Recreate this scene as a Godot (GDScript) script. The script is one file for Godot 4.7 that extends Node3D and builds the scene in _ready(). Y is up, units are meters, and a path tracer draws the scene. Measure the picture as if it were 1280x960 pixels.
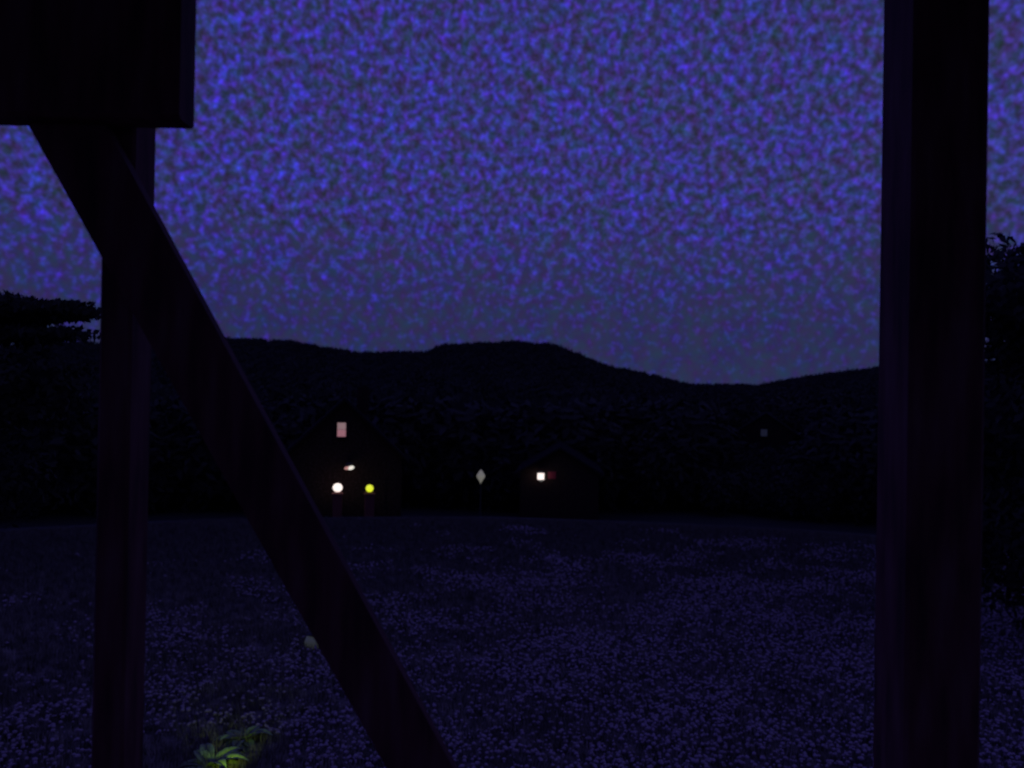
extends Node3D
# A balcony webcam before dawn: black timber veranda in front, lawn, a few lamps in the valley, wooded hills and a blue-violet sky.

const F := 1100.0                      # focal length in pixels of the 1280 x 960 photograph
var cam_basis := Basis.IDENTITY
var used := {}
var rng := RandomNumberGenerator.new()
var bumps := FastNoiseLite.new()
var M := {}
# skyline: photograph column, photograph row
var skyline := [[-900, 440], [-300, 436], [0, 428], [150, 424], [285, 421], [360, 424], [440, 437], [530, 437], [552, 428], [640, 424], [692, 428], [720, 440], [760, 456], [800, 463], [860, 478], [950, 479], [1000, 469], [1090, 457], [1200, 448], [1500, 452], [2100, 440]]


# ---------------------------------------------------------------- helpers
func numbered(called: String, parent: Node = self) -> String:
	var key := str(parent.get_instance_id()) + called
	var n: int = used.get(key, 0)
	used[key] = n + 1
	return called if n == 0 else "%s_%03d" % [called, n]

func at(px: float, py: float, depth: float) -> Vector3:   # point at a given distance in front (metres along -z)
	var r := cam_basis * Vector3((px - 640.0) / F, (480.0 - py) / F, -1.0)
	return r * (depth / -r.z)

func obj(called: String, mesh: Mesh, m: Material, parent: Node3D = self, pos := Vector3.ZERO, rot := Vector3.ZERO) -> MeshInstance3D:
	var o := MeshInstance3D.new()
	o.name = numbered(called, parent)
	o.mesh = mesh
	if m: o.material_override = m
	o.position = pos
	o.rotation = rot
	parent.add_child(o, true)
	return o

func tag(o: Node, label: String, category: String, group := "") -> void:
	o.set_meta("label", label)
	o.set_meta("category", category)
	if group: o.set_meta("group", group)

func thing(called: String, label: String, category: String, pos := Vector3.ZERO, turn := 0.0, group := "") -> Node3D:
	var o := Node3D.new()
	o.name = numbered(called)
	add_child(o, true)
	o.position = pos
	o.rotation.y = turn
	tag(o, label, category, group)
	return o

func quad(st: SurfaceTool, a: Vector3, b: Vector3, c: Vector3, d: Vector3) -> void:
	for p in [a, b, c, a, c, d]: st.add_vertex(p)

func prism(ring: PackedVector3Array, push: Vector3) -> ArrayMesh:   # convex ring swept by push
	var st := SurfaceTool.new()
	st.begin(Mesh.PRIMITIVE_TRIANGLES)
	st.set_smooth_group(-1)
	var n := ring.size()
	for i in n:
		var j := (i + 1) % n
		quad(st, ring[i], ring[i] + push, ring[j] + push, ring[j])
	for i in range(1, n - 1):
		for p in [ring[0], ring[i], ring[i + 1]]: st.add_vertex(p)
		for p in [ring[0] + push, ring[i + 1] + push, ring[i] + push]: st.add_vertex(p)
	st.generate_normals()
	return st.commit()

func bevelled(size: Vector3, c := 0.006) -> ArrayMesh:      # an upright-edged box, chamfered along its length (y), centred
	var x := size.x / 2.0
	var z := size.z / 2.0
	var y := -size.y / 2.0
	var ring := PackedVector3Array([Vector3(-x + c, y, -z), Vector3(x - c, y, -z), Vector3(x, y, -z + c), Vector3(x, y, z - c), Vector3(x - c, y, z), Vector3(-x + c, y, z), Vector3(-x, y, z - c), Vector3(-x, y, -z + c)])
	return prism(ring, Vector3(0, size.y, 0))

func lathe(profile: Array, sides := 20) -> ArrayMesh:      # [radius, height] pairs from the bottom up
	var st := SurfaceTool.new()
	st.begin(Mesh.PRIMITIVE_TRIANGLES)
	st.set_smooth_group(-1 if sides < 9 else 0)
	for k in profile.size() - 1:
		for i in sides:
			var a := TAU * i / sides
			var b := TAU * (i + 1) / sides
			var p: Array = profile[k]
			var q: Array = profile[k + 1]
			quad(st, Vector3(cos(a) * p[0], p[1], sin(a) * p[0]), Vector3(cos(b) * p[0], p[1], sin(b) * p[0]), Vector3(cos(b) * q[0], q[1], sin(b) * q[0]), Vector3(cos(a) * q[0], q[1], sin(a) * q[0]))
	st.generate_normals()
	return st.commit()

func ball(r: float) -> SphereMesh:
	var s := SphereMesh.new()
	s.radius = r
	s.height = 2.0 * r
	s.radial_segments = 28
	s.rings = 14
	return s

func noise_texture(freq: float, ramp: Array, stretch := 1.0, kind := FastNoiseLite.TYPE_SIMPLEX_SMOOTH) -> NoiseTexture2D:
	var n := FastNoiseLite.new()
	n.seed = int(freq * 1000) + ramp.size()
	n.noise_type = kind
	n.frequency = freq
	n.fractal_octaves = 4
	var t := NoiseTexture2D.new()
	t.width = 512
	t.height = 512
	t.seamless = true
	t.noise = n
	var g := Gradient.new()
	g.offsets = PackedFloat32Array([0.0, 0.5, 1.0])
	g.colors = PackedColorArray(ramp)
	t.color_ramp = g
	return t

func lin(r: float, g: float, b: float) -> Color:           # a real-world base colour as an sRGB albedo
	return Color(r, g, b).linear_to_srgb()

func surface(base: Color, freq: float, scale: Vector3, rough := 0.85, spread := 0.45) -> StandardMaterial3D:
	var m := StandardMaterial3D.new()
	m.albedo_texture = noise_texture(freq, [base.darkened(spread), base, base.lightened(spread * 0.35)])
	m.roughness = rough
	m.uv1_triplanar = true
	m.uv1_scale = scale
	return m

func glow(c: Color, energy: float) -> StandardMaterial3D:
	var m := StandardMaterial3D.new()
	m.albedo_color = Color(0.5, 0.5, 0.5)
	m.roughness = 0.4
	m.emission_enabled = true
	m.emission = c
	m.emission_energy_multiplier = energy
	return m

func omni(pos: Vector3, c: Color, energy: float, size: float, parent: Node3D) -> void:
	var l := OmniLight3D.new()
	l.name = numbered("lamp_light", parent)
	l.light_color = c
	l.light_energy = energy
	l.light_size = size
	l.omni_range = 60.0
	l.omni_attenuation = 2.0
	l.shadow_enabled = true
	l.position = pos
	parent.add_child(l, true)

# ---------------------------------------------------------------- sky
func sky_picture() -> ImageTexture:
	var w := 4096
	var h := 2048
	var a := FastNoiseLite.new()                # small puffs of thin high cloud
	a.seed = 11
	a.noise_type = FastNoiseLite.TYPE_SIMPLEX_SMOOTH
	a.frequency = 0.13
	a.fractal_octaves = 3
	a.fractal_gain = 0.7
	var b := FastNoiseLite.new()                # slow drift of tint
	b.seed = 29
	b.frequency = 0.07
	b.fractal_octaves = 3
	b.fractal_gain = 0.75
	var c := FastNoiseLite.new()
	c.seed = 47
	c.frequency = 0.03
	c.fractal_octaves = 3
	var ia := a.get_seamless_image(w, h, false, false, 0.1, false).get_data()
	var ib := b.get_seamless_image(w, h, false, false, 0.1, false).get_data()
	var ic := c.get_seamless_image(w, h, false, false, 0.1, true).get_data()
	var out := PackedFloat32Array()
	out.resize(w * h * 3)
	out.fill(0.02)
	for y in h / 2 + 8:
		var up := 90.0 - (y + 0.5) / h * 180.0
		var t := clampf(up / 14.0, 0.0, 1.0)
		t = t * t * (3.0 - 2.0 * t)
		var base := Vector3(0.0190, 0.0205, 0.070).lerp(Vector3(0.0345, 0.0320, 0.190), t)
		var strong := lerpf(0.9, 1.0, t)
		for x in w:
			var i := y * w + x
			var east := 0.5 - 0.5 * sin((float(x) / w - 0.5) * TAU)     # the side where day will break is greyer
			var va := (ia[i] - 127.5) / 127.5
			var vb := (ib[i] - 127.5) / 127.5
			var vc := (ic[i] - 127.5) / 127.5
			var lum := exp((va * 2.35 + vc * 0.45) * strong * (1.12 - 0.3 * east))
			var grey := clampf(0.5 - va * 0.5, 0.0, 1.0)
			out[i * 3] = base.x * exp((va * 1.1 + vb * 0.42) * strong) * (0.93 + 0.12 * east)
			out[i * 3 + 1] = base.y * exp((va * 0.7 - vb * 0.6) * strong) * (0.9 + 0.2 * east) * (1.0 + 0.1 * grey)
			out[i * 3 + 2] = base.z * lum * (0.95 - 0.1 * east)
	var im := Image.create_from_data(w, h, false, Image.FORMAT_RGBF, out.to_byte_array())
	return ImageTexture.create_from_image(im)

# ---------------------------------------------------------------- terrain
func ridge_up(az: float) -> float:                         # tangent of the skyline's elevation in that direction
	var px := 640.0 + F * tan(clampf(az, -1.2, 1.2))
	var py: float = skyline[0][1] if px < skyline[0][0] else skyline[-1][1]
	for k in skyline.size() - 1:
		if px >= skyline[k][0] and px < skyline[k + 1][0]:
			var t: float = (px - skyline[k][0]) / (skyline[k + 1][0] - skyline[k][0])
			py = lerpf(skyline[k][1], skyline[k + 1][1], t)
	var p := at(px, py, 1.0)
	return p.y / Vector2(p.x, p.z).length()

func ground_y(x: float, z: float) -> float:
	var d := Vector2(x, z).length()
	var az := atan2(x, -z)
	var wobble := bumps.get_noise_2d(x * 2.0, z * 2.0) * 0.12
	if d < 26.0: return -4.0 + wobble * smoothstep(3.0, 12.0, d)
	if d < 62.0: return lerpf(-4.0, -9.0, smoothstep(0.0, 1.0, (d - 26.0) / 36.0) * 0.35 + (d - 26.0) / 36.0 * 0.65) + wobble
	if d < 130.0: return -9.0 + wobble * 2.0
	var top := ridge_up(az) * 520.0 - 8.5
	if z > 0.0: top = lerpf(top, 20.0, smoothstep(0.0, 1.0, z / maxf(d, 0.01)))
	if d < 520.0: return lerpf(-9.0, top, pow((d - 130.0) / 390.0, 1.4)) + bumps.get_noise_2d(x * 0.2, z * 0.2) * 1.0
	return lerpf(top, -40.0, smoothstep(520.0, 900.0, d))

func make_ground() -> void:
	var rings := [0.0, 3.0, 6.0, 8.0]
	var r := 8.0
	while r < 3800.0:
		r *= 1.045 if r < 700.0 else 1.25
		rings.append(r)
	var seg := 300
	var v := PackedVector3Array()
	var c := PackedColorArray()
	var idx := PackedInt32Array()
	for d in rings:
		for i in seg:
			var a := TAU * i / seg
			var x: float = sin(a) * d
			var z: float = -cos(a) * d
			v.append(Vector3(x, ground_y(x, z), z))
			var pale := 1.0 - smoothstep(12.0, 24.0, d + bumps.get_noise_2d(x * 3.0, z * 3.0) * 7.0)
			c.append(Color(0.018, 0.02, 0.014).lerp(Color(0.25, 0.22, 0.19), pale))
	for k in rings.size() - 1:
		for i in seg:
			var j := (i + 1) % seg
			var p := k * seg + i
			var q := k * seg + j
			for n in [p, p + seg, q + seg, p, q + seg, q]: idx.append(n)
	var arr := []
	arr.resize(Mesh.ARRAY_MAX)
	arr[Mesh.ARRAY_VERTEX] = v
	arr[Mesh.ARRAY_COLOR] = c
	arr[Mesh.ARRAY_INDEX] = idx
	var raw := ArrayMesh.new()
	raw.add_surface_from_arrays(Mesh.PRIMITIVE_TRIANGLES, arr)
	var st := SurfaceTool.new()
	st.create_from(raw, 0)
	st.generate_normals()
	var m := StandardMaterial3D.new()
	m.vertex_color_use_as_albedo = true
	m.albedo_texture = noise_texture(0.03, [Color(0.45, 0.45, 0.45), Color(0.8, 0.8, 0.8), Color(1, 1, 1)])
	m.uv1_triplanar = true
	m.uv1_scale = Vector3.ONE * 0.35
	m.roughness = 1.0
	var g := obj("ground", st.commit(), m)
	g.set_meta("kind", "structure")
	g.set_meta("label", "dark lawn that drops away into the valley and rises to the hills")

func leaf_mesh(n: int, spread: Vector3, size: float, seed_: int, shell := 0.55) -> ArrayMesh:   # loose leaves through an ellipsoid
	var r := RandomNumberGenerator.new()
	r.seed = seed_
	var v := PackedVector3Array()
	var nn := PackedVector3Array()
	for i in n:
		var dir := Vector3(r.randfn(), r.randfn(), r.randfn()).normalized()
		var lump := 0.8 + 0.3 * sin(dir.x * 5.0 + seed_) * cos(dir.y * 6.0 + dir.z * 4.0)
		var p := dir * spread * lump * lerpf(shell, 1.0, sqrt(r.randf()))
		var up := Vector3(r.randfn(), r.randfn(), r.randfn()).normalized()
		var side := up.cross(dir + Vector3(0.01, 0.02, 0.03)).normalized() * size * r.randf_range(0.6, 1.2)
		var along := up * size * r.randf_range(0.8, 1.6)
		var q := [p - along, p + side * 0.6, p + along, p - side * 0.6]
		var nor: Vector3 = (q[2] - q[0]).cross(q[1] - q[0]).normalized()
		for k in [0, 1, 2, 0, 2, 3]:
			v.append(q[k])
			nn.append(nor)
	var arr := []
	arr.resize(Mesh.ARRAY_MAX)
	arr[Mesh.ARRAY_VERTEX] = v
	arr[Mesh.ARRAY_NORMAL] = nn
	var m := ArrayMesh.new()
	m.add_surface_from_arrays(Mesh.PRIMITIVE_TRIANGLES, arr)
	return m

func make_forest() -> void:
	var mm := MultiMesh.new()
	mm.transform_format = MultiMesh.TRANSFORM_3D
	mm.mesh = leaf_mesh(900, Vector3(2.6, 4.2, 2.6), 0.33, 5, 0.35)
	var spots: Array[Transform3D] = []
	for k in 16000:
		var az := rng.randf_range(-0.75, 0.75)
		var d := sqrt(rng.randf_range(135.0 * 135.0, 560.0 * 560.0))
		if k < 2600: d = rng.randf_range(495.0, 545.0)
		elif k < 5200: d = rng.randf_range(66.0, 140.0)
		var corridor := d < 140.0 and absf(az - 0.283) < (0.07 if d < 100.0 else 0.058)
		if corridor and d > 108.0: continue
		var x := sin(az) * d
		var z := -cos(az) * d
		var s := rng.randf_range(0.75, 1.2) * (0.42 if corridor else 1.0)
		var b := Basis(Vector3.UP, rng.randf() * TAU).scaled(Vector3(s * rng.randf_range(0.9, 1.5), s, s * rng.randf_range(0.9, 1.5)))
		spots.append(Transform3D(b, Vector3(x, ground_y(x, z) + 3.6 * s, z)))
	mm.instance_count = spots.size()
	for i in spots.size(): mm.set_instance_transform(i, spots[i])
	var o := MultiMeshInstance3D.new()
	o.name = "forest"
	o.multimesh = mm
	o.material_override = M.leaf
	add_child(o, true)
	tag(o, "black wooded hills along the skyline beyond the valley", "forest")
	o.set_meta("kind", "stuff")

func make_grass() -> void:
	var st := SurfaceTool.new()
	st.begin(Mesh.PRIMITIVE_TRIANGLES)
	var r := RandomNumberGenerator.new()
	r.seed = 3
	for k in 9:
		var a := r.randf() * TAU
		var foot := Vector3(r.randf_range(-0.06, 0.06), 0, r.randf_range(-0.06, 0.06))
		var lean := Vector3(cos(a), 0, sin(a)) * r.randf_range(0.02, 0.09)
		var side := Vector3(-sin(a), 0, cos(a)) * 0.007
		var tall := r.randf_range(0.07, 0.14)
		for p in [foot - side, foot + side, foot + lean + Vector3.UP * tall]: st.add_vertex(p)
	st.generate_normals()
	var mm := MultiMesh.new()
	mm.transform_format = MultiMesh.TRANSFORM_3D
	mm.use_colors = true
	mm.mesh = st.commit()
	mm.instance_count = 60000
	for i in mm.instance_count:
		var d := sqrt(rng.randf_range(64.0, 29.0 * 29.0))
		var az := rng.randf_range(-0.6, 0.6)
		var x := sin(az) * d
		var z := -cos(az) * d
		var s := rng.randf_range(0.7, 1.3)
		mm.set_instance_transform(i, Transform3D(Basis(Vector3.UP, rng.randf() * TAU).scaled(Vector3(s, s, s)), Vector3(x, ground_y(x, z) - 0.01, z)))
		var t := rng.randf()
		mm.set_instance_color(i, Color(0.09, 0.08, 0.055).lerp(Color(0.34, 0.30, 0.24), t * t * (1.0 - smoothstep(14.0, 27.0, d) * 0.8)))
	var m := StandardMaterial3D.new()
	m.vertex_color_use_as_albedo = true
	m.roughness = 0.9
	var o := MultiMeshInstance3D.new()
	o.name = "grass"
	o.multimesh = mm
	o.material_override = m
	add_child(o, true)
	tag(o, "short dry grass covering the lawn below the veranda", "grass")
	o.set_meta("kind", "stuff")
	# white clover heads in loose drifts
	var mf := MultiMesh.new()
	mf.transform_format = MultiMesh.TRANSFORM_3D
	var head := SphereMesh.new()
	head.radius = 0.035
	head.height = 0.055
	head.radial_segments = 8
	head.rings = 4
	mf.mesh = head
	var places: Array[Transform3D] = []
	while places.size() < 26000:
		var d := sqrt(rng.randf_range(64.0, 26.0 * 26.0))
		var az := rng.randf_range(-0.6, 0.6)
		var x := sin(az) * d
		var z := -cos(az) * d
		if bumps.get_noise_2d(x * 14.0, z * 14.0) * 0.8 + rng.randf_range(-0.6, 0.6) + x * 0.03 - (d - 12.5) * 0.055 < 0.08: continue
		if Vector2(x + 3.2, z + 9.3).length() < 0.9: continue
		var s := rng.randf_range(0.3, 0.85)
		places.append(Transform3D(Basis.IDENTITY.scaled(Vector3(s, s, s)), Vector3(x, ground_y(x, z) + rng.randf_range(0.05, 0.1), z)))
	mf.instance_count = places.size()
	for i in places.size(): mf.set_instance_transform(i, places[i])
	var f := MultiMeshInstance3D.new()
	f.name = "clover"
	f.multimesh = mf
	f.material_override = M.petal
	add_child(f, true)
	tag(f, "pale clover heads scattered through the lawn", "flowers")
	f.set_meta("kind", "stuff")

# ---------------------------------------------------------------- the veranda
func make_veranda() -> void:
	var v := thing("timber_veranda", "black timber veranda framing the view, with two posts, a slanting brace and an overhead board", "veranda", Vector3(0, -1.5, 0))
	var lift := Vector3(0, 1.5, 0)
	# right post: its far inner edge and near outer edge bound it in the picture
	var zf := 1.5
	var w := 0.133
	var xr := at(1236, 240, zf).x
	var xl := at(1100, 240, zf + w).x
	var p := obj("post", bevelled(Vector3(xr - xl, 2.68, w)), M.timber, v, Vector3((xl + xr) / 2.0, -0.02, -zf - w / 2.0) + Vector3(0, 1.34, 0))
	p.set_meta("label", "thick square post on the right")
	var wl := 0.09
	var l0 := at(125, 345, zf).x
	var l1 := at(195, 215, zf + wl).x
	p = obj("post", bevelled(Vector3(l1 - l0, 2.68, wl), 0.005), M.timber, v, Vector3((l0 + l1) / 2.0, -0.02, -zf - wl / 2.0) + Vector3(0, 1.34, 0))
	p.set_meta("label", "slim post on the left, crossed by the brace")
	# overhead board on the left, ending right of the slim post
	var hb := at(215, 161, 1.492)
	var he := at(242, 120, 1.492).x
	var hx := -3.2
	var ring := PackedVector3Array()
	var c := 0.006
	for q in [[hb.y, -1.496 + c], [hb.y + c, -1.496], [1.15 - c, -1.496], [1.15, -1.496 + c], [1.15, -1.43 - c], [1.15 - c, -1.43], [hb.y + c, -1.43], [hb.y, -1.43 - c]]:
		ring.append(Vector3(hx, q[0], q[1]) + lift)
	p = obj("header_board", prism(ring, Vector3(he - hx, 0, 0)), M.timber, v)
	p.set_meta("label", "wide overhead board above the slim left post")
	# slanting brace from under the board down to the deck
	var za := 1.466
	var zb := 1.494
	var lt := at(35, 156, za)
	var lb := at(471, 939, za)
	var rt := at(138, 156, zb)
	var rb := at(561, 939, zb)
	var top := hb.y - 0.001
	var foot := -1.5
	var la := lt.lerp(lb, (lt.y - top) / (lt.y - lb.y))
	var lz := lt.lerp(lb, (lt.y - foot) / (lt.y - lb.y))
	var ra := rt.lerp(rb, (rt.y - top) / (rt.y - rb.y))
	var rz := rt.lerp(rb, (rt.y - foot) / (rt.y - rb.y))
	var br := PackedVector3Array()
	for q in [la, ra, rz, lz]: br.append(Vector3(q.x, q.y, -zb) + lift)
	p = obj("brace", prism(br, Vector3(0, 0, zb - za)), M.timber, v)
	p.set_meta("label", "slanting board running from the overhead board down to the right")
	obj("deck", bevelled(Vector3(8.0, 0.12, 3.6)), M.timber, v, Vector3(0, -0.09, -0.1))
	obj("roof", bevelled(Vector3(8.4, 0.14, 3.9)), M.timber, v, Vector3(0, 2.735, 0.1))
	for x in [-3.6, 3.6]:
		obj("post", bevelled(Vector3(0.133, 2.68, 0.133)), M.timber, v, Vector3(x, 1.32, 1.6))
	for x in [-3.6, -1.2, 1.2, 3.6]:
		obj("footing", bevelled(Vector3(0.2, 2.4, 0.2)), M.timber, v, Vector3(x, -1.36, -1.5))

# ---------------------------------------------------------------- buildings
func gable(w: float, eave: float, rise: float, deep: float) -> ArrayMesh:
	return prism(PackedVector3Array([Vector3(-w / 2, 0, 0), Vector3(-w / 2, eave, 0), Vector3(0, eave + rise, 0), Vector3(w / 2, eave, 0), Vector3(w / 2, 0, 0)]), Vector3(0, 0, -deep))

func roof_side(w: float, eave: float, rise: float, deep: float, s: float) -> ArrayMesh:
	var o := 0.35
	var up := Vector3(0, 0.01, 0)
	var a := Vector3(0, eave + rise, 0.3) + up
	var b := Vector3(s * (w / 2 + o), eave - rise * o / (w / 2), 0.3) + up
	var t := Vector3(0, 0.16, 0)
	return prism(PackedVector3Array([a, b, b + t, a + t]) if s > 0 else PackedVector3Array([a + t, b + t, b, a]), Vector3(0, 0, -deep - 0.6))

func house(called: String, label: String, px: float, depth: float, w: float, eave: float, rise: float, deep: float) -> Node3D:
	var p := at(px, 560, depth)
	p.y = ground_y(p.x, p.z) - 0.15
	var t := thing(called, label, "house", p, atan2(-p.x, -p.z))
	obj("wall", gable(w, eave, rise, deep), M.dark_wall, t)
	for s in [-1.0, 1.0]: obj("roof", roof_side(w, eave, rise, deep, s), M.slate, t)
	return t

func window(t: Node3D, pos: Vector3, w: float, h: float, panes: Array) -> void:      # frame, sill and panes on a front wall
	var f := obj("window", bevelled(Vector3(w + 0.1, h + 0.1, 0.04), 0.01), M.dark_wall, t, pos + Vector3(0, 0, 0.022))
	var n := panes.size()
	for k in n:
		obj("pane", bevelled(Vector3(w, h / n - 0.012, 0.02), 0.004), panes[k], f, Vector3(0, h / 2 - h / n * (k + 0.5), 0.034))
	obj("sill", bevelled(Vector3(w + 0.2, 0.05, 0.12), 0.01), M.dark_wall, f, Vector3(0, -h / 2 - 0.08, 0.05))

func make_lamps() -> void:
	# farmhouse
	var wz := 41.0
	var t := house("farmhouse", "dark gabled farmhouse with one lit pinkish upstairs window, left of centre", 430, wz, 5.4, 3.1, 2.6, 7.0)
	obj("chimney", bevelled(Vector3(0.6, 1.4, 0.6)), M.dark_wall, t, Vector3(0.9, 5.7, -4.0))
	var q := t.to_local(at(427, 537, wz))
	window(t, Vector3(q.x, q.y, 0), 0.39, 0.66, [M.pane_grey, M.pane_pink])
	obj("door", bevelled(Vector3(0.9, 1.95, 0.06)), M.dark_wall, t, Vector3(1.5, 1.1, 0.032))
	# tilted wall lamp under the window
	q = at(437, 585, wz - 0.3)
	var l := thing("wall_lamp", "tilted white wall lamp on the farmhouse wall, above the two pillar lamps", "lamp", q, t.rotation.y)
	obj("bracket", bevelled(Vector3(0.06, 0.06, 0.25), 0.01), M.iron, l, Vector3(0, 0.05, -0.12))
	var shade := obj("shade", lathe([[0.03, 0.16], [0.10, 0.14], [0.24, 0.05], [0.22, 0.05], [0.03, 0.14]], 20), M.iron, l, Vector3(-0.02, 0.09, -0.05), Vector3(-0.2, 0, 0.3))
	shade.scale = Vector3(1, 1, 0.6)
	var bulb := ball(0.12)
	var bo := obj("bulb", bulb, M.glow_white, l, Vector3(0.05, 0.01, 0.02), Vector3(0, 0, 0.25))
	bo.scale = Vector3(1.35, 0.75, 0.7)
	bo = obj("reflector", bulb, M.glow_rose, l, Vector3(-0.11, 0.0, 0.02), Vector3(0, 0, 0.25))
	bo.scale = Vector3(1.1, 0.6, 0.6)
	omni(Vector3(0.05, 0.0, 0.14), Color(1, 0.7, 0.6), 0.008, 0.1, l)
	# gate pillars with globes
	for k in 2:
		q = at([422.0, 462.0][k], [609.5, 610.5][k], 40.0)
		var g := ground_y(q.x, q.z) - 0.1
		var r: float = [0.2, 0.17][k]
		var pl := thing("lamp_pillar", ["bright white globe lamp on a red brick pillar, left one of the pair before the farmhouse", "yellow-green globe lamp on a red brick pillar, right one of the pair before the farmhouse"][k], "lamp", Vector3(q.x, g, q.z), t.rotation.y, "globe lamps on brick pillars")
		var tall: float = q.y - r * 0.92 - g
		obj("pillar", bevelled(Vector3(0.42, tall - 0.12, 0.42), 0.02), M.brick, pl, Vector3(0, (tall - 0.12) / 2.0, 0))
		obj("cap", lathe([[0.0, 0.0], [0.36, 0.0], [0.36, 0.05], [0.12, 0.12], [0.0, 0.12]], 4), M.brick, pl, Vector3(0, tall - 0.12, 0), Vector3(0, PI / 4, 0))
		var globe := obj("globe_lamp", ball(r), [M.glow_bright, M.glow_yellow][k], pl, Vector3(0, q.y - g, 0))
		globe.scale = Vector3([1.08, 1.0][k], 1, 1)
		omni(Vector3(0, q.y - g, 0), [Color(1, 0.86, 0.84), Color(0.85, 0.95, 0.1)][k], [0.04, 0.012][k], r, pl)
	# barn with a square lantern and a red hatch
	var bz := 56.0
	var b := house("barn", "dark low barn with a red hatch beside a white square lantern, at centre", 700, bz, 5.0, 3.3, 1.5, 7.0)
	q = b.to_local(at(690, 594, bz))
	var hatch := obj("hatch", bevelled(Vector3(0.5, 0.44, 0.05), 0.01), M.red_paint, b, Vector3(q.x, q.y, 0.027))
	hatch.set_meta("label", "small red hatch beside the lantern")
	q = at(676, 595, bz - 0.4)
	l = thing("square_lantern", "bright white square lantern fixed to the barn wall, rightmost of the valley lamps", "lamp", q, b.rotation.y)
	obj("bracket", bevelled(Vector3(0.05, 0.05, 0.4), 0.01), M.iron, l, Vector3(0, 0.27, -0.2))
	obj("cap", lathe([[0.0, 0.0], [0.34, 0.0], [0.08, 0.1], [0.0, 0.1]], 4), M.iron, l, Vector3(0, 0.21, 0), Vector3(0, PI / 4, 0))
	obj("lantern_glass", bevelled(Vector3(0.42, 0.42, 0.42), 0.05), M.glow_bright, l)
	obj("lantern_tail", lathe([[0.0, -0.16], [0.06, -0.12], [0.2, 0.0]], 8), M.glow_dim, l, Vector3(0.02, -0.212, 0))
	omni(Vector3(0, 0, 0), Color(1, 0.95, 0.9), 0.03, 0.2, l)
	# six-sided dim lantern on a post
	q = at(601, 596, 52.0)
	var gy := ground_y(q.x, q.z) - 0.1
	l = thing("post_lantern", "dim grey pointed lantern on a post, between the farmhouse lamps and the barn lantern", "lamp", Vector3(q.x, gy, q.z), 0.3)
	var hh: float = q.y - gy
	obj("post", lathe([[0.07, 0.0], [0.05, 0.4], [0.035, hh - 0.42]], 10), M.iron, l)
	obj("lantern_glass", lathe([[0.0, -0.42], [0.1, -0.24], [0.26, 0.0], [0.24, 0.12], [0.1, 0.32], [0.0, 0.44]], 10), M.glow_grey, l, Vector3(0, hh, 0))
	omni(Vector3(0, hh, 0.45), Color(1, 1, 0.92), 0.004, 0.1, l)
	# far cottage
	t = house("cottage", "far dark cottage with one barely lit window, low on the hillside at right", 957, 120.0, 7.0, 4.2, 2.4, 8.0)
	q = t.to_local(at(955, 541, 120.0))
	window(t, Vector3(q.x, q.y, 0), 0.85, 0.95, [M.pane_faint])

# ---------------------------------------------------------------- trees and plants
func tree(label: String, pos: Vector3, tall: float, crown_at: Array, leaf: float) -> Node3D:
	var t := thing("tree", label, "tree", pos)
	obj("trunk", lathe([[0.3, 0.0], [0.2, 0.5], [0.16, tall * 0.5], [0.05, tall * 0.9]], 12), M.bark, t)
	for k in crown_at.size():
		var c: Array = crown_at[k]
		obj("crown", leaf_mesh(int(c[2]), c[1], leaf, 71 + k, 0.1), M.leaf, t, c[0])
		var from := Vector3(0, minf(c[0].y - 0.3, tall * 0.85), 0)
		var to: Vector3 = c[0] - from
		var lim := obj("limb", lathe([[0.07, 0.0], [0.02, maxf(to.length(), 0.3)]], 8), M.bark, t, from)
		lim.quaternion = Quaternion(Vector3.UP, to.normalized()) if to.length() > 0.05 else Quaternion.IDENTITY
	return t

func make_trees() -> void:
	# right: its crown shows past the thick post
	var p := at(1345, 600, 14.0)
	p.y = ground_y(p.x, p.z) - 0.05
	var c := at(1350, 392, 14.0) - p
	tree("dark leafy tree at the right edge, beside the thick post", p, 7.0, [
		[c, Vector3(2.3, 1.75, 1.8), 13000], [c + Vector3(-0.2, -1.9, 0.3), Vector3(2.2, 1.6, 2.0), 10000], [c + Vector3(-0.1, -3.5, 0.4), Vector3(2.3, 1.5, 1.8), 10000]], 0.085)
	# left: tiers of boughs with a strip of sky between them
	p = at(-90, 600, 10.0)
	p.y = ground_y(p.x, p.z) - 0.05
	var a := at(20, 388, 10.0) - p
	var b := at(0, 490, 10.0) - p
	var a2 := at(-140, 380, 10.0) - p
	tree("dark spreading tree at the left edge, its boughs in flat tiers", p, 5.6, [
		[a, Vector3(1.12, 0.17, 0.8), 5200], [a + Vector3(0.25, -0.27, 0.1), Vector3(0.9, 0.13, 0.6), 1300], [a2, Vector3(0.8, 0.22, 0.8), 3000], [b, Vector3(1.35, 0.55, 1.0), 5000], [b + Vector3(-0.4, -1.0, 0.1), Vector3(1.3, 0.6, 1.0), 3500]], 0.05)

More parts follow.
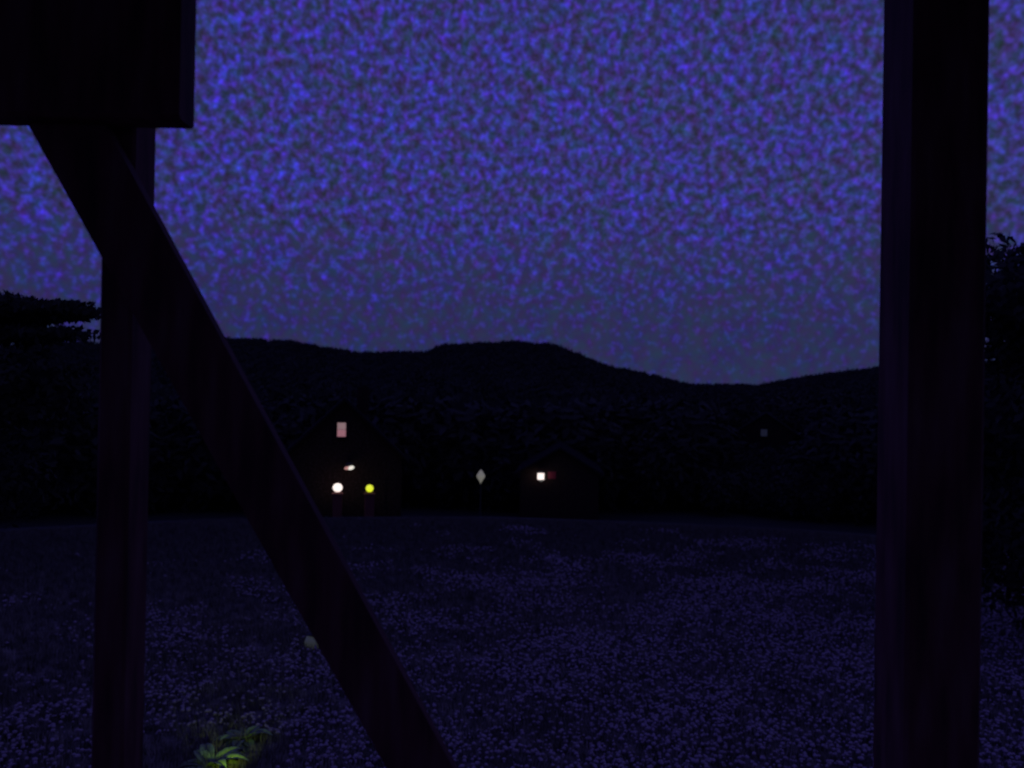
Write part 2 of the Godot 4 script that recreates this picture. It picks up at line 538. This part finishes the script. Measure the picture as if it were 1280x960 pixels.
func blades(n: int, length: float, wide: float, seed_: int) -> ArrayMesh:    # arching broad leaves, each a folded strip
	var r := RandomNumberGenerator.new()
	r.seed = seed_
	var st := SurfaceTool.new()
	st.begin(Mesh.PRIMITIVE_TRIANGLES)
	for k in n:
		var a := TAU * k / n + r.randf_range(-0.4, 0.4)
		var out := Vector3(cos(a), 0, sin(a))
		var side := Vector3(-sin(a), 0, cos(a))
		var l := length * r.randf_range(0.7, 1.15)
		var lift := r.randf_range(0.5, 1.1)
		var last_m := Vector3.ZERO
		var last_w := 0.01
		for s in range(1, 7):
			var t := s / 6.0
			var mid := out * l * t + Vector3.UP * l * (lift * t - 0.75 * t * t)
			var ww := wide * sin(PI * clampf(t * 0.93 + 0.05, 0, 1)) * (1.25 - 0.6 * t)
			var fold := Vector3.UP * 0.18
			for e in [-1.0, 1.0]:
				var o1: Vector3 = last_m + (side * e + fold) * last_w
				var o2: Vector3 = mid + (side * e + fold) * ww
				quad(st, last_m, mid, o2, o1)
			last_m = mid
			last_w = ww
	st.generate_normals()
	return st.commit()

func make_garden() -> void:
	var names := ["bright green broad-leaved plant at the bottom edge, nearer of the lit pair", "dimmer green broad-leaved plant lit by the garden light, farther of the lit pair"]
	for k in 2:
		var q := at([262.0, 303.0][k], [952.0, 924.0][k], [9.2, 9.9][k])
		q.y = ground_y(q.x, q.z)
		var t := thing("leafy_plant", names[k], "plant", q, k * 1.3, "plants lit green near the bottom edge")
		obj("leaves", blades([21, 17][k], [0.44, 0.38][k], [0.075, 0.065][k], 8 + k), M.lime, t)
		obj("stem", lathe([[0.03, -0.02], [0.02, 0.06]], 8), M.lime, t)
	# a small spike light between them, facing away from the camera
	var p := at(276, 1016, 8.45)
	p.y = ground_y(p.x, p.z)
	var s := thing("garden_spotlight", "small spike garden light at the foot of the green plants", "lamp", p)
	obj("spike", lathe([[0.004, -0.1], [0.012, 0.0], [0.012, 0.28]], 8), M.iron, s)
	var aim := at(288, 926, 9.6)
	aim.y = ground_y(aim.x, aim.z) + 0.12
	var head := obj("head", lathe([[0.0, 0.0], [0.03, 0.0], [0.035, 0.02], [0.035, 0.09]], 14), M.iron, s, Vector3(0, 0.30, 0))
	var way := (aim - p - Vector3(0, 0.30, 0)).normalized()
	head.quaternion = Quaternion(Vector3.UP, way)
	obj("lens", lathe([[0.0, 0.08], [0.033, 0.08]], 14), M.glow_lime, head)
	var l := SpotLight3D.new()
	l.name = "spot_light"
	l.light_color = Color(0.80, 0.95, 0.22)
	l.light_energy = 0.26
	l.light_size = 0.03
	l.spot_angle = 26.0
	l.spot_range = 60.0
	l.spot_attenuation = 2.0
	l.shadow_enabled = true
	s.add_child(l, true)
	l.position = Vector3(0, 0.30, 0) + way * 0.1
	l.look_at_from_position(s.position + l.position, aim)
	# frosted stake lantern farther out
	p = at(391, 803, 13.6)
	var g := ground_y(p.x, p.z)
	s = thing("stake_lantern", "very dim frosted lantern on a stake in the lawn, left of the slanting brace", "lamp", Vector3(p.x, g, p.z))
	var up: float = p.y - g
	obj("stake", lathe([[0.01, -0.1], [0.016, maxf(up - 0.1, 0.02)]], 8), M.iron, s)
	obj("lamp_shade", lathe([[0.05, -0.13], [0.1, -0.08], [0.13, 0.0], [0.1, 0.09], [0.04, 0.13]], 16), M.glow_frost, s, Vector3(0, up, 0))
	obj("cap", lathe([[0.0, 0.12], [0.1, 0.12], [0.03, 0.16], [0.0, 0.16]], 16), M.iron, s, Vector3(0, up, 0))
	omni(Vector3(0, up, 0), Color(0.9, 1, 0.8), 0.0006, 0.1, s)


func _ready() -> void:
	rng.seed = 20
	bumps.seed = 4
	bumps.frequency = 0.03
	# camera: level, a touch of roll, as the webcam hangs
	cam_basis = Basis(Vector3.RIGHT, deg_to_rad(0.42)) * Basis(Vector3.BACK, deg_to_rad(1.0))
	var cam := Camera3D.new()
	cam.name = "camera"
	var lens := CameraAttributesPhysical.new()
	lens.frustum_focal_length = 17.5 * F / 480.0
	lens.frustum_focus_distance = 3.0
	lens.exposure_aperture = 4.4
	lens.frustum_near = 0.05
	lens.frustum_far = 9000.0
	cam.attributes = lens
	cam.fov = rad_to_deg(2.0 * atan(480.0 / F))
	cam.near = 0.05
	cam.far = 9000.0
	cam.basis = cam_basis
	add_child(cam)
	cam.current = true
	print("fov ", cam.fov, " far ", cam.far)
	# sky and exposure; no sun yet
	var e := Environment.new()
	e.background_mode = Environment.BG_SKY
	var sm := PanoramaSkyMaterial.new()
	sm.panorama = sky_picture()
	e.sky = Sky.new()
	e.sky.sky_material = sm
	e.background_energy_multiplier = 1.0
	e.tonemap_mode = Environment.TONE_MAPPER_LINEAR
	e.tonemap_exposure = 1.0
	e.sdfgi_enabled = true
	e.ssao_enabled = true
	e.ssil_enabled = true
	var we := WorldEnvironment.new()
	we.name = "environment"
	we.environment = e
	add_child(we)
	# materials
	M.timber = surface(lin(0.17, 0.055, 0.05), 0.012, Vector3(3.0, 0.5, 3.0), 0.8)
	M.dark_wall = surface(lin(0.03, 0.018, 0.014), 0.03, Vector3.ONE * 0.6, 0.9)
	M.slate = surface(lin(0.02, 0.018, 0.017), 0.05, Vector3.ONE * 0.8, 0.85)
	M.slate.roughness = 1.0
	M.slate.metallic_specular = 0.1
	M.dark_wall.metallic_specular = 0.2
	M.brick = surface(lin(0.17, 0.045, 0.03), 0.05, Vector3.ONE * 1.5, 0.9)
	M.red_paint = surface(lin(0.22, 0.012, 0.025), 0.02, Vector3.ONE, 0.6, 0.25)
	M.iron = surface(lin(0.03, 0.03, 0.03), 0.05, Vector3.ONE * 2.0, 0.6, 0.2)
	M.bark = surface(lin(0.06, 0.045, 0.035), 0.03, Vector3(2.0, 0.6, 2.0), 0.95)
	M.leaf = StandardMaterial3D.new()
	M.leaf.albedo_color = lin(0.025, 0.026, 0.015)
	M.leaf.roughness = 0.9
	M.petal = StandardMaterial3D.new()
	M.petal.albedo_color = lin(0.36, 0.29, 0.32)
	M.petal.roughness = 0.9
	M.lime = surface(lin(0.21, 0.30, 0.13), 0.02, Vector3.ONE * 3.0, 0.6, 0.3)
	M.glow_bright = glow(Color(1.0, 0.93, 0.90), 1.25)
	M.glow_white = glow(Color(0.95, 0.93, 0.88), 0.9)
	M.glow_rose = glow(Color(0.86, 0.60, 0.57), 0.6)
	M.glow_yellow = glow(Color(0.93, 0.97, 0.16), 0.92)
	M.glow_grey = glow(Color(0.52, 0.51, 0.47), 0.55)
	M.glow_dim = glow(Color(0.45, 0.45, 0.43), 0.6)
	M.glow_lime = glow(Color(0.80, 0.95, 0.22), 0.6)
	M.glow_frost = glow(Color(0.15, 0.165, 0.12), 0.75)
	M.pane_grey = glow(Color(0.62, 0.50, 0.50), 0.65)
	M.pane_pink = glow(Color(0.68, 0.46, 0.49), 0.66)
	M.pane_faint = glow(Color(0.11, 0.125, 0.12), 0.45)
	make_ground()
	make_veranda()
	make_lamps()
	make_forest()
	make_trees()
	make_garden()
	make_grass()
